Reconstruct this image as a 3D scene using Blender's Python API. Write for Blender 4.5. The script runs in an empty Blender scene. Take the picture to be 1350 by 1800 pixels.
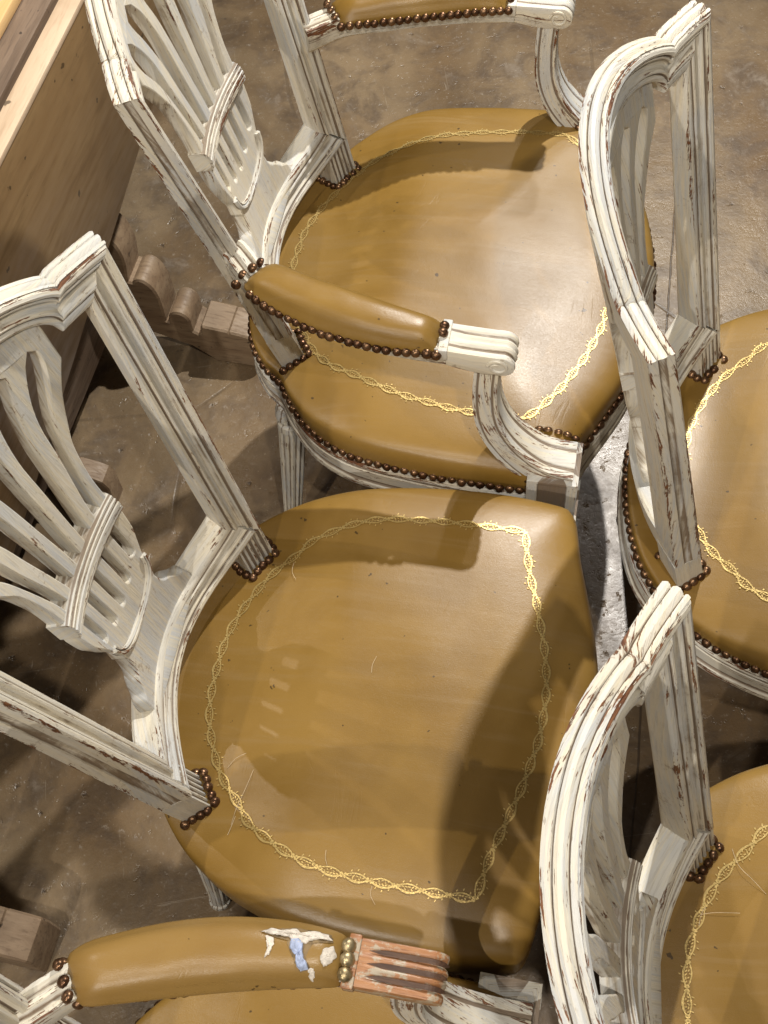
import bpy, bmesh, math, random
from math import sin, cos, tan, pi, sqrt, radians as R
from mathutils import Vector, Matrix, noise
from mathutils.geometry import delaunay_2d_cdt
random.seed(7)
S = bpy.context.scene
C = S.collection

# ---------------------------------------------------------------- camera
CAM_H, PITCH, ROLL, FPX = 1.7598, R(29.6447), R(-8.1787), 2116.68
fw = Vector((0, sin(PITCH), -cos(PITCH))); up = Vector((0, cos(PITCH), sin(PITCH))); rt = Vector((1, 0, 0))
r2 = rt * cos(ROLL) + up * sin(ROLL); u2 = -rt * sin(ROLL) + up * cos(ROLL)
cd = bpy.data.cameras.new('camera'); cam = bpy.data.objects.new('camera', cd); C.objects.link(cam)
m = Matrix((r2, u2, -fw)).transposed().to_4x4(); m.translation = Vector((0, 0, CAM_H)); cam.matrix_world = m
cd.sensor_fit = 'HORIZONTAL'; cd.sensor_width = 36; cd.lens = FPX / 1350 * 36; cd.clip_start = .02; cd.clip_end = 100
S.camera = cam
S.render.resolution_x, S.render.resolution_y = 768, 1024

# ---------------------------------------------------------------- room light: warm track spots, dim room around
W = bpy.data.worlds.new('World'); S.world = W; W.use_nodes = True
bg = W.node_tree.nodes['Background']; bg.inputs[0].default_value = (1.0, .96, .93, 1); bg.inputs[1].default_value = .055
S.view_settings.view_transform = 'Standard'; S.view_settings.look = 'None'; S.view_settings.exposure = 0; S.view_settings.gamma = 1
def spot(name, loc, aim, watt, col, rad=.03, ang=75):
    l = bpy.data.lights.new(name, 'SPOT'); l.energy = watt; l.color = col; l.shadow_soft_size = rad
    l.spot_size = R(ang); l.spot_blend = .6
    o = bpy.data.objects.new(name, l); C.objects.link(o); o.location = loc
    o.rotation_euler = (Vector(aim) - Vector(loc)).to_track_quat('-Z', 'Y').to_euler()
WARM = (1, .92, .81); NEUT = (1, .96, .90)
spot('track_spot', (.79, 2.09, 2.38), (.1, .75, .4), 235, NEUT, .022, 100)
spot('track_spot', (.25, -.45, 2.75), (.1, .7, .4), 90, WARM, .022)
spot('track_spot', (-1.15, -.6, 4.0), (.0, .6, .4), 125, WARM, .03)
spot('track_spot', (-2.0, -2.6, 3.5), (.0, .6, .4), 290, WARM, .028)
spot('track_spot', (-2.2, 1.75, 3.0), (.0, .6, .4), 72, WARM, .022)
spot('track_spot', (1.30, 3.4, 3.0), (.3, 1.0, .0), 72, NEUT, .05)

# ---------------------------------------------------------------- node helpers
def mat(name):
    M = bpy.data.materials.new(name); M.use_nodes = True; nt = M.node_tree
    return M, nt, nt.nodes['Principled BSDF']
class N:
    def __init__(s, nt): s.nt = nt
    def n(s, t, **k):
        x = s.nt.nodes.new(t)
        for a, b in k.items(): setattr(x, a, b)
        return x
    def L(s, a, b): s.nt.links.new(a, b)
    def put(s, sock, v):
        if hasattr(v, 'is_linked') or isinstance(v, bpy.types.NodeSocket): s.L(v, sock)
        else: sock.default_value = v
    def math(s, op, a, b=0., c=None, clamp=False):
        x = s.n('ShaderNodeMath', operation=op, use_clamp=clamp); s.put(x.inputs[0], a); s.put(x.inputs[1], b)
        if c is not None: s.put(x.inputs[2], c)
        return x.outputs[0]
    def noise(s, vec, scale, detail=4, rough=.6, dist=0.):
        x = s.n('ShaderNodeTexNoise'); s.put(x.inputs['Vector'], vec); x.inputs['Scale'].default_value = scale
        x.inputs['Detail'].default_value = detail; x.inputs['Roughness'].default_value = rough; x.inputs['Distortion'].default_value = dist
        return x.outputs['Fac']
    def ramp(s, v, lo, hi, a=0., b=1.):
        x = s.n('ShaderNodeMapRange', interpolation_type='SMOOTHSTEP'); s.put(x.inputs[0], v)
        for i, q in zip((1, 2, 3, 4), (lo, hi, a, b)): s.put(x.inputs[i], q)
        return x.outputs[0]
    def mix(s, f, a, b):
        x = s.n('ShaderNodeMix', data_type='RGBA'); s.put(x.inputs[0], f)
        s.put(x.inputs[6], a if not isinstance(a, tuple) else (*a, 1)); s.put(x.inputs[7], b if not isinstance(b, tuple) else (*b, 1))
        return x.outputs[2]
    def mapping(s, vec, sc):
        x = s.n('ShaderNodeMapping'); s.L(vec, x.inputs[0]); x.inputs['Scale'].default_value = sc; return x.outputs[0]
    def vadd(s, a, b):
        x = s.n('ShaderNodeVectorMath', operation='ADD'); s.L(a, x.inputs[0]); s.L(b, x.inputs[1]); return x.outputs[0]
    def attr(s, name): return s.n('ShaderNodeAttribute', attribute_name=name).outputs['Fac']
    def bump(s, h, strength, dist, bsdf, prev=None):
        x = s.n('ShaderNodeBump'); x.inputs['Strength'].default_value = strength; x.inputs['Distance'].default_value = dist
        s.L(h, x.inputs['Height'])
        if prev: s.L(prev, x.inputs['Normal'])
        s.L(x.outputs[0], bsdf.inputs['Normal']); return x.outputs[0]
    def objco(s):
        tc = s.n('ShaderNodeTexCoord'); oi = s.n('ShaderNodeObjectInfo')
        sc = s.n('ShaderNodeVectorMath', operation='SCALE'); sc.inputs[0].default_value = (7.3, 3.1, 5.7); s.L(oi.outputs['Random'], sc.inputs['Scale'])
        return s.vadd(tc.outputs['Object'], sc.outputs[0]), s.vadd(tc.outputs['UV'], sc.outputs[0])

def paint_mat():
    M, nt, b = mat('distressed_white_paint'); n = N(nt); co, uv = n.objco()
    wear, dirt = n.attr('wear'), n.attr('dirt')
    streak = n.noise(n.mapping(uv, (26, 420, 1)), 1, 5, .62)
    fine = n.noise(n.mapping(uv, (120, 900, 1)), 1, 3, .6)
    blot = n.noise(co, 22, 5, .62); tone = n.noise(co, 9, 3, .5); speck = n.noise(co, 210, 3, .6)
    coarse = n.noise(n.mapping(uv, (9, 190, 1)), 1, 6, .68, .4)
    base = n.mix(n.ramp(tone, .36, .64), (.685, .650, .565), (.545, .555, .55))
    base = n.mix(n.ramp(coarse, .42, .60, 0, .65), base, (.715, .640, .475))
    base = n.mix(n.ramp(streak, .50, .66, 0, .36), base, (.42, .39, .34))
    base = n.mix(n.ramp(n.math('ADD', n.math('MULTIPLY', speck, .5), n.math('MULTIPLY', blot, .5)), .58, .66, 0, .6), base, (.34, .27, .19))
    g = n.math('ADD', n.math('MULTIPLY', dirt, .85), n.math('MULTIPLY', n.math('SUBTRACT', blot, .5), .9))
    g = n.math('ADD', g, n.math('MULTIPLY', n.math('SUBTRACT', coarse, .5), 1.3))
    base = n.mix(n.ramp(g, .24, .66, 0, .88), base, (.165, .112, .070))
    c = n.math('ADD', n.math('MULTIPLY', wear, .25), n.math('ADD', n.math('MULTIPLY', streak, .34), n.math('ADD', n.math('MULTIPLY', blot, .34), n.math('MULTIPLY', coarse, .42))))
    c = n.math('ADD', c, n.math('MULTIPLY', n.math('SUBTRACT', fine, .5), .30))
    chip = n.ramp(c, .803, .823)
    wood = n.mix(n.ramp(fine, .35, .65), (.075, .028, .016), (.21, .092, .042))
    base = n.mix(chip, base, wood)
    n.L(base, b.inputs['Base Color'])
    n.put(b.inputs['Roughness'], n.ramp(streak, .3, .7, .42, .62)); b.inputs['Specular IOR Level'].default_value = .38
    h = n.math('ADD', n.math('SUBTRACT', n.math('MULTIPLY', streak, .55), n.math('MULTIPLY', chip, .7)), n.math('ADD', n.math('MULTIPLY', fine, .22), n.math('MULTIPLY', blot, .5)))
    n.bump(h, .75, .0018, b)
    return M
def leather_mat(name, c1, c2, c3, worn=0.):
    M, nt, b = mat(name); n = N(nt); co, uv = n.objco()
    big = n.noise(co, 5.5, 4, .55, .4); mid = n.noise(co, 28, 4, .6); gr = n.noise(n.mapping(co, (1, 2.6, 1)), 330, 3, .6)
    strk = n.noise(n.mapping(co, (5, 60, 8)), 1, 4, .6, .6)
    base = n.mix(n.ramp(big, .35, .66), c1, c2)
    base = n.mix(n.ramp(strk, .48, .72, 0, .35), base, c3)
    base = n.mix(n.ramp(mid, .55, .75, 0, .14), base, c3)
    cr = n.n('ShaderNodeTexVoronoi', feature='DISTANCE_TO_EDGE'); cr.inputs['Scale'].default_value = 620; n.L(co, cr.inputs['Vector'])
    wr = n.noise(n.mapping(co, (14, 3.5, 6)), 1, 3, .5, 1.2)
    crease = n.ramp(n.math('ABSOLUTE', n.math('SUBTRACT', wr, .5)), .0, .012, 1, 0)
    crease = n.math('MULTIPLY', crease, n.ramp(n.noise(co, 11, 2, .5), .56, .68))
    base = n.mix(n.ramp(n.noise(co, 95, 2, .5), .735, .75, 0, .9), base, (.06, .035, .012))
    n.L(base, b.inputs['Base Color'])
    n.put(b.inputs['Roughness'], n.math('ADD', n.ramp(big, .3, .7, .32, .385), n.math('MULTIPLY', n.math('SUBTRACT', gr, .5), .16)))
    b.inputs['Specular IOR Level'].default_value = .46
    h = n.math('ADD', n.math('ADD', n.math('MULTIPLY', gr, .26), n.math('SUBTRACT', n.math('MULTIPLY', n.ramp(cr.outputs['Distance'], 0, .25), .08), n.math('MULTIPLY', crease, .22))), n.math('ADD', n.math('MULTIPLY', mid, .45), n.math('MULTIPLY', strk, .35)))
    n.bump(h, .42, .0009, b)
    return M
def wood_mat(name, c1, c2, c3, sc=(3, 40, 40), rough=.5, bump=.35):
    M, nt, b = mat(name); n = N(nt); co, uv = n.objco()
    w = n.noise(n.mapping(co, sc), 1, 6, .62, .7); f = n.noise(n.mapping(co, tuple(4.5 * q for q in sc)), 1, 4, .6); bl = n.noise(co, 8, 4, .6)
    base = n.mix(n.ramp(w, .32, .68), c1, c2); base = n.mix(n.ramp(f, .5, .72, 0, .6), base, c3); base = n.mix(n.ramp(bl, .5, .75, 0, .5), base, c3)
    dk = n.ramp(n.noise(co, 60, 2, .5), .70, .74, 0, .8); base = n.mix(dk, base, tuple(q * .2 for q in c3))
    n.L(base, b.inputs['Base Color']); n.put(b.inputs['Roughness'], n.ramp(f, .3, .7, rough - .08, rough + .12))
    n.bump(n.math('ADD', w, n.math('MULTIPLY', f, .4)), bump, .002, b); return M
def metal_mat(name, c1, c2, rough):
    M, nt, b = mat(name); n = N(nt); co, uv = n.objco(); oi = n.n('ShaderNodeObjectInfo')
    f = n.noise(co, 260, 3, .6)
    base = n.mix(n.ramp(n.math('ADD', n.math('MULTIPLY', oi.outputs['Random'], .5), n.math('MULTIPLY', f, .5)), .3, .7), c1, c2)
    n.L(base, b.inputs['Base Color']); b.inputs['Metallic'].default_value = .85
    n.put(b.inputs['Roughness'], n.ramp(f, .3, .7, rough, rough + .18)); n.bump(f, .25, .0005, b); return M
def floor_mat():
    M, nt, b = mat('stained_concrete'); n = N(nt); co, uv = n.objco()
    tc = n.n('ShaderNodeTexCoord'); co = tc.outputs['Object']
    big = n.noise(co, 2.2, 5, .6, .6); mid = n.noise(co, 11, 6, .65, .5); fine = n.noise(co, 85, 5, .7); pit = n.noise(co, 38, 4, .65)
    lw = n.noise(co, 6.5, 6, .7, 1.5)
    base = n.mix(n.ramp(big, .34, .66), (.158, .104, .055), (.252, .185, .112))
    base = n.mix(n.ramp(mid, .42, .70, 0, .75), base, (.070, .046, .028))
    base = n.mix(n.ramp(n.math('MULTIPLY', lw, mid), .28, .42, 0, .55), base, (.30, .245, .185))
    base = n.mix(n.ramp(fine, .58, .74, 0, .6), base, (.38, .33, .27))
    base = n.mix(n.ramp(pit, .66, .72, 0, .8), base, (.06, .043, .03))
    fl_ = n.ramp(n.noise(co, 150, 2, .5), .70, .735); base = n.mix(n.math('MULTIPLY', fl_, .4), base, (.50, .44, .36))
    sc1 = n.ramp(n.noise(n.mapping(co, (7, 190, 1)), 1, 4, .6, 1.2), .685, .72); sc2 = n.ramp(n.noise(n.mapping(co, (150, 9, 1)), 1, 4, .6, 1.5), .69, .72)
    base = n.mix(n.math('MULTIPLY', n.math('MAXIMUM', sc1, sc2), .35), base, (.44, .38, .30))
    # saw-cut joint and thin wandering cracks
    sx = n.n('ShaderNodeSeparateXYZ'); n.L(co, sx.inputs[0])
    wob = n.math('MULTIPLY', n.math('SUBTRACT', n.noise(co, 7, 3, .6), .5), .012)
    jx = n.math('ABSOLUTE', n.math('ADD', n.math('SUBTRACT', n.math('SUBTRACT', sx.outputs[0], .463), n.math('MULTIPLY', n.math('SUBTRACT', sx.outputs[1], 1.), .30)), wob))
    joint = n.ramp(jx, .0008, .0022, 1, 0)
    vo = n.n('ShaderNodeTexVoronoi', feature='DISTANCE_TO_EDGE'); vo.inputs['Scale'].default_value = 1.15
    dn = n.n('ShaderNodeTexNoise'); dn.inputs['Scale'].default_value = 5; dn.inputs['Detail'].default_value = 5
    ms = n.n('ShaderNodeVectorMath', operation='SCALE'); n.L(dn.outputs['Color'], ms.inputs[0]); ms.inputs['Scale'].default_value = .35
    n.L(n.vadd(co, ms.outputs[0]), vo.inputs['Vector'])
    crack = n.math('MULTIPLY', n.ramp(vo.outputs['Distance'], .0015, .005, 1, 0), n.ramp(big, .45, .6))
    dark = n.math('MAXIMUM', joint, n.math('MULTIPLY', crack, .6))
    base = n.mix(n.math('MULTIPLY', dark, .75), base, (.05, .036, .025))
    n.L(base, b.inputs['Base Color'])
    n.put(b.inputs['Roughness'], n.math('ADD', n.ramp(mid, .3, .7, .24, .42), n.math('MULTIPLY', n.math('SUBTRACT', fine, .5), .3)))
    b.inputs['Specular IOR Level'].default_value = .62
    h = n.math('SUBTRACT', n.math('ADD', n.math('MULTIPLY', fine, .45), n.math('ADD', n.math('MULTIPLY', mid, .9), n.math('MULTIPLY', n.ramp(pit, .60, .74), -.8))), n.math('MULTIPLY', dark, .8))
    n.bump(h, .5, .0035, b); return M
def plain(name, col, rough=.8, sc=120, var=.35, metallic=0., sheen=0.):
    M, nt, b = mat(name); n = N(nt); co, uv = n.objco(); f = n.noise(co, sc, 4, .6)
    n.L(n.mix(n.ramp(f, .35, .7), col, tuple(q * (1 - var) for q in col)), b.inputs['Base Color']); b.inputs['Roughness'].default_value = rough
    b.inputs['Metallic'].default_value = metallic; n.bump(f, .4, .001, b); return M
PAINT = paint_mat()
LEATHER = leather_mat('mustard_leather', (.262, .156, .038), (.203, .114, .021), (.266, .176, .074))
WORN = leather_mat('worn_mustard_leather', (.272, .165, .048), (.225, .128, .032), (.30, .20, .09))
GOLD = plain('gold_tooling', (.62, .45, .17), .36, 400, .3, .55)
NAIL = metal_mat('dark_bronze', (.105, .055, .030), (.205, .120, .066), .26)
BRASS = metal_mat('antique_brass', (.30, .235, .125), (.42, .34, .20), .32)
BARE = wood_mat('bare_brown_wood', (.30, .125, .048), (.40, .195, .085), (.135, .055, .026), (10, 140, 140), .42)
def primer(M):
    nt = M.node_tree; n = N(nt); b = nt.nodes['Principled BSDF']; src = b.inputs['Base Color'].links[0].from_socket; co, uv = n.objco()
    f = n.math('ADD', n.math('MULTIPLY', n.noise(co, 55, 5, .7), .7), n.math('MULTIPLY', n.noise(n.mapping(co, (20, 220, 220)), 1, 4, .6), .3))
    n.L(n.mix(n.ramp(f, .475, .54, 0, .85), src, (.40, .36, .275)), b.inputs['Base Color'])
primer(BARE)
BARE_DARK = wood_mat('dark_stained_groove', (.05, .024, .014), (.10, .050, .028), (.03, .015, .01), (10, 100, 100), .5)
BOARD = wood_mat('brown_veneer', (.270, .166, .072), (.345, .228, .108), (.195, .118, .050), (2.2, 14, 14), .42, .15)
BEDGE = wood_mat('pale_edge_wood', (.54, .40, .27), (.64, .49, .345), (.41, .285, .18), (4, 50, 50), .5)
YELLOW = wood_mat('honey_tabletop', (.62, .40, .17), (.72, .49, .235), (.53, .325, .125), (3, 35, 35), .35, .15)
DARKW = wood_mat('dark_aged_wood', (.125, .082, .052), (.20, .138, .092), (.075, .048, .030), (4, 50, 50), .6)
FOOTW = wood_mat('greyed_foot_wood', (.225, .150, .090), (.315, .225, .142), (.125, .080, .047), (40, 6, 40), .55)
FLOOR = floor_mat()
TORN = plain('torn_backing', (.72, .66, .58), .9, 300, .3)
FOAM = plain('blue_padding', (.40, .47, .66), .9, 300, .35)
SUEDE = plain('cracked_hide', (.235, .160, .075), .75, 160, .55)
THREAD = plain('loose_thread', (.70, .55, .36), .8)
PUTTY = plain('thin_glue', (.5, .48, .44), .5)

# ---------------------------------------------------------------- object helpers
CACHE = {}
def mk(name, V, F, mt, wear=None, dirt=None, uv=None, ang=38):
    me = bpy.data.meshes.new(name); me.from_pydata([tuple(v) for v in V], [], F)
    me.polygons.foreach_set('use_smooth', [True] * len(me.polygons))
    if wear is not None:
        a = me.attributes.new('wear', 'FLOAT', 'POINT'); a.data.foreach_set('value', wear)
    if dirt is not None:
        a = me.attributes.new('dirt', 'FLOAT', 'POINT'); a.data.foreach_set('value', dirt)
    if uv is not None:
        u = me.uv_layers.new(name='UVMap'); li = [l.vertex_index for l in me.loops]
        u.data.foreach_set('uv', [q for i in li for q in uv[i]])
    bm = bmesh.new(); bm.from_mesh(me); bmesh.ops.recalc_face_normals(bm, faces=bm.faces); bm.to_mesh(me); bm.free()
    me.set_sharp_from_angle(angle=R(ang)); me.materials.append(mt); return me
def obj(name, me, parent=None, label=None):
    o = bpy.data.objects.new(name, me); C.objects.link(o)
    if parent: o.parent = parent
    if label: o['label'] = label
    return o
def thing(name, label, cat, loc, rz, group=None):
    o = bpy.data.objects.new(name, None); C.objects.link(o); o.location = loc; o.rotation_euler = (0, 0, rz); o.empty_display_size = .1
    o['label'] = label; o['category'] = cat
    if group: o['group'] = group
    return o
def tag(o, label, cat, group=None):
    o['label'] = label; o['category'] = cat
    if group: o['group'] = group
    return o
def loft(name, rings, mt, wear=None, dirt=None, cap=True, ring_closed=True, loop=False, ang=27):
    """rings: list of equally long point lists; wear/dirt one value per ring point"""
    V, F, uv, w, d = [], [], [], [], []
    m_ = len(rings[0]); s = 0.
    for i, r in enumerate(rings):
        if i: s += (Vector(r[0]) - Vector(rings[i - 1][0])).length * .5 + (Vector(r[m_ // 2]) - Vector(rings[i - 1][m_ // 2])).length * .5
        t = 0.
        for j, q in enumerate(r):
            if j: t += (Vector(q) - Vector(r[j - 1])).length
            V.append(Vector(q)); uv.append((s, t)); w.append(wear[j] if wear else .3); d.append(dirt[j] if dirt else 0.)
    n = len(rings)
    for i in range(n if loop else n - 1):
        for j in range(m_ if ring_closed else m_ - 1):
            a, b_ = i * m_ + j, i * m_ + (j + 1) % m_; k = (i + 1) % n
            F.append((a, b_, k * m_ + (j + 1) % m_, k * m_ + j))
    if cap and ring_closed and not loop:
        for i in (0, n - 1):
            c = sum((Vector(q) for q in rings[i]), Vector()) / m_; V.append(c); uv.append((0, 0)); w.append(.6); d.append(.0); ci = len(V) - 1
            for j in range(m_): F.append((i * m_ + j, i * m_ + (j + 1) % m_, ci))
    return mk(name, V, F, mt, w, d, uv, ang)
def boxmesh(name, x0, x1, y0, y1, z0, z1, mt, bev=.002, seg=2):
    bm = bmesh.new(); bmesh.ops.create_cube(bm, size=1)
    for v in bm.verts: v.co = Vector(((x0 + x1) / 2 + v.co.x * (x1 - x0), (y0 + y1) / 2 + v.co.y * (y1 - y0), (z0 + z1) / 2 + v.co.z * (z1 - z0)))
    if bev: bmesh.ops.bevel(bm, geom=list(bm.edges), offset=bev, segments=seg, affect='EDGES', profile=.5)
    V = [v.co.copy() for v in bm.verts]; F = [[v.index for v in f.verts] for f in bm.faces]; bm.free()
    return mk(name, V, F, mt, [.5] * len(V), [0.] * len(V), [(v.x + v.z, v.y) for v in V])
def spline(P, n, closed=False):
    """Catmull-Rom through points (any dimension)"""
    P = [tuple(p) for p in P]; out = []; k = len(P)
    segs = k if closed else k - 1
    per = max(1, n // segs)
    for i in range(segs):
        g = lambda j: P[j % k] if closed else P[min(max(j, 0), k - 1)]
        p0, p1, p2, p3 = g(i - 1), g(i), g(i + 1), g(i + 2)
        for s in range(per):
            t = s / per
            out.append(tuple(.5 * ((2 * b) + (c - a) * t + (2 * a - 5 * b + 4 * c - d) * t * t + (3 * b - a - 3 * c + d) * t ** 3) for a, b, c, d in zip(p0, p1, p2, p3)))
    if not closed: out.append(P[-1])
    return out
def resample(P, n=None, step=None, closed=False):
    P = [Vector(p) for p in P]; Q = P + [P[0]] if closed else P
    cum = [0.]
    for a, b in zip(Q, Q[1:]): cum.append(cum[-1] + (b - a).length)
    T = cum[-1]
    if step: n = max(2, int(round(T / step)) + (0 if closed else 1))
    out = []; i = 0
    for k in range(n):
        d = T * k / (n if closed else n - 1)
        while i < len(cum) - 2 and cum[i + 1] < d: i += 1
        f = (d - cum[i]) / max(1e-9, cum[i + 1] - cum[i]); out.append(Q[i].lerp(Q[i + 1], min(1, f)))
    return out
def tube(name, P, r, mt, k=8, taper=False):
    P = [Vector(p) for p in P]; rings = []; n = len(P); nr = None
    for i, p in enumerate(P):
        t = (P[min(i + 1, n - 1)] - P[max(i - 1, 0)]).normalized()
        if nr is None: nr = t.orthogonal().normalized()
        nr = (nr - t * nr.dot(t)).normalized(); bn = t.cross(nr)
        rr = r[i] if isinstance(r, (list, tuple)) else r
        rings.append([p + (nr * cos(2 * pi * j / k) + bn * sin(2 * pi * j / k)) * rr for j in range(k)])
    return loft(name, rings, mt)

# ---------------------------------------------------------------- chair back: everything drawn in (y, h) and bent round the curved back
ZS, W0, W1, HT, RK, S0, S1 = .4597, .1558, .2095, .4905, R(11.16), .0594, .0224
def WW(h): return W0 + (W1 - W0) * h / .4929
def bend(y, h, o, g=1.):
    w = WW(h) * g; s = S0 + S1 * h; yy = y * g
    sl = 2 * s * yy / w ** 2; k = sqrt(1 + sl * sl)
    return Vector((-tan(RK) * h - s * (1 - (yy / w) ** 2) + o / k, yy - o * sl / k, ZS + h))
def depth(h): return .037 - .012 * min(1, max(0, h / .49))
FRONT = [(0, -.002, 1, 0), (.035, 0, 1, 0), (.12, .0012, .5, 0), (.20, .0002, .9, 0), (.225, -.0036, 0, 1), (.265, -.0042, 0, .9), (.30, -.0022, .7, 0),
         (.335, -.0026, .5, .1), (.36, -.0058, .0, .5), (.44, -.0082, 0, .2), (.53, -.0080, 0, .15), (.60, -.0058, 0, .4), (.625, -.0028, .8, 0), (.665, -.0018, .7, 0),
         (.71, -.0022, .8, 0), (.73, -.0046, 0, 1), (.77, -.0054, 0, .9), (.795, -.0034, .7, 0), (.87, -.0030, .5, 0), (.95, -.0042, .9, 0), (1, -.0068, .8, 0)]
RIDGED = [(.06, .0012, .9, 0), (.16, .0022, .5, 0), (.23, .0012, .9, 0), (.27, -.0016, 0, 1), (.31, .0008, .8, 0), (.42, .0030, .6, 0), (.55, .0030, .6, 0), (.66, .0010, .8, 0),
          (.70, -.0016, 0, 1), (.74, .0010, .8, 0), (.84, .0022, .6, 0), (.94, .0010, 1, 0), (1, 0, 1, 0)]
FLUTED = [(.06, 0, 1, 0), (.28, .0002, .3, 0), (.33, 0, .7, 0), (.36, -.0022, 0, .8), (.45, -.0034, 0, .5), (.55, -.0034, 0, .5), (.64, -.0022, 0, .8), (.67, 0, .7, 0), (.72, .0002, .3, 0), (.94, 0, .9, 0), (1, 0, 1, 0)]
def member(name, O, I, side, g, flute=None, dscale=1.):
    """frame member: outer edge O and inner edge I in (y,h); mouldings on the face and on the outer side"""
    rings = []
    w, d = [], []
    es = None
    if name == 'crest_rail':
        raw = [(Vector(a) - Vector(b_)).normalized() for a, b_ in zip(O, I)]; k_ = len(raw)
        es = [sum((raw[min(max(i + j, 0), k_ - 1)] for j in range(-4, 5)), Vector((0, 0))) / 9 for i in range(k_)]
    for i, (o, q) in enumerate(zip(O, I)):
        o, q = Vector(o), Vector(q); e = (o - q).normalized(); e = (e + es[i]).normalized() if es else e; D = depth((o.y + q.y) / 2) * dscale
        r = []
        for t, f, a, b_ in FRONT:
            p = o.lerp(q, t); r.append(bend(p.x, p.y, f, g))
        for f in (.45, .9, 1.): r.append(bend(*(q + e * (0 if f < 1 else .002)), -D * f, g))
        for t in (.66, .33): r.append(bend(*o.lerp(q, t), -D, g))
        for f, dd, a, b_ in reversed(side):
            if flute is not None and dd < 0: dd *= flute(i / (len(O) - 1))
            p = o + e * dd; r.append(bend(p.x, p.y, -D * f, g))
        rings.append(r)
    w = [q[2] for q in FRONT] + [.2, .5, .5, .1, .1] + [q[2] for q in reversed(side)]
    d = [q[3] for q in FRONT] + [.1, .1, .1, .2, .2] + [q[3] for q in reversed(side)]
    return loft(name, rings, PAINT, w, d)
YN = .157
def arch_o(y):
    t = min(1, abs(y) / YN); return .4885 + .0535 * (.86 * (1 - t * t) + .14 * sqrt(max(0, 1 - t * t)))
def arch_i(y):
    t = min(1, abs(y) / .139); return .446 + .056 * sqrt(max(0, 1 - t * t))
def crest_mesh(g):
    O, I = [], []
    for k in range(9): f = k / 8; O.append((W1 - (W1 - YN) * f, HT)); I.append((.170 - .031 * f, .446))
    O[-1] = (YN, .4885)
    n = 44
    for k in range(1, n):
        a = k / n * pi; y = cos(a); O.append((YN * y, arch_o(YN * y))); I.append((.139 * y, arch_i(.139 * y)))
    O += [(-y, h) for y, h in O[8::-1]]; I += [(-y, h) for y, h in I[8::-1]]
    return member('crest_rail', O, I, RIDGED, g)
def stile_mesh(sd, g):
    n = 16; O, I = [], []
    for k in range(n + 1):
        f = k / n; h = .062 + (HT - .062) * f; O.append((sd * WW(h), h)); I.append((sd * (.134 + .036 * f), .098 + .348 * f))
    return member('stile', O, I, FLUTED, g, lambda f: min(1, max(0, (f - .03) / .02)) * (1 if f > .03 else 0))
def lower_rail_mesh(g):
    n = 30; O, I = [], []
    for k in range(n + 1):
        f = 1 - 2 * k / n; O.append((.1585 * f, .0425 + .0195 * f ** 4)); I.append((.134 * f, .080 + .018 * f ** 4))
    return member('lower_rail', O, I, [(.06, 0, .8, 0), (.5, 0, .1, 0), (.94, 0, .8, 0), (1, 0, .9, 0)], g)
def foot_mesh(sd, g):
    rings = []; prof = [(0, 0)]
    for k in range(5):
        a = .07 + k * .185; prof += [(a, 0), (a + .03, -.0026), (a + .10, -.0026), (a + .13, 0)]
    prof += [(1, 0)]
    for h in (-.05, -.02, .0, .02, .04, .0655):
        yo, yi = WW(h), WW(h) - .0315
        r = [bend(sd * (yo + (yi - yo) * t), h, -.002 + o, g) for t, o in prof]
        r += [bend(sd * yi, h, -.02, g), bend(sd * yi, h, -.036, g), bend(sd * yo, h, -.036, g), bend(sd * yo, h, -.02, g)]
        rings.append(r)
    w = [.8 if o == 0 else 0 for t, o in prof] + [.3] * 4; d = [0 if o == 0 else .9 for t, o in prof] + [.2] * 4
    return loft('fluted_foot', rings, PAINT, w, d)
# --- pierced wheatsheaf splat
SL1 = ([(.0440, .255), (.048, .29), (.060, .35), (.068, .395), (.080, .425), (.095, .448)], [(.111, .450), (.110, .438), (.101, .417), (.081, .381), (.070, .345), (.057, .285), (.0545, .255)], (.1045, .457))
SL2 = ([(.0195, .255), (.0205, .29), (.0225, .323), (.0245, .35), (.028, .395), (.038, .435), (.051, .458)], [(.074, .458), (.069, .442), (.060, .420), (.049, .382), (.043, .343), (.036, .299), (.0300, .255)], (.064, .468))
SL3 = ([(-.005, .255), (-.006, .29), (-.0085, .33), (-.011, .375), (-.0145, .410), (-.021, .440), (-.018, .462)], [(.018, .462), (.021, .440), (.0145, .410), (.011, .375), (.0085, .33), (.006, .29), (.005, .255)], (0, .474))
LOWEND = [(.0475, .187), (.0235, .174), (0, .169)]
TOPLINE = [(.1255, .440), (.1045, .457), (.064, .468), (0, .474)]
def slot_loop(sl, end, mir):
    L = spline(sl[0], 24); Rr = spline(sl[1], 24)
    pts = list(L) + [sl[2]] + list(Rr)
    xl, xr = sl[0][0][0], sl[1][-1][0]; ex, eh = end; hw = .0050
    for k in range(1, 4): f = k / 4; pts.append((xr + (ex + hw - xr) * f, .255 + (eh + hw - .255) * f))
    for k in range(0, 7): a = -k / 6 * pi; pts.append((ex + hw * cos(a), eh + hw + hw * sin(a)))
    for k in range(1, 4): f = 1 - k / 4; pts.append((xl + (ex - hw - xl) * f, .255 + (eh + hw - .255) * f))
    if mir: pts = [(-x, y) for x, y in reversed(pts)]
    return pts
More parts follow.
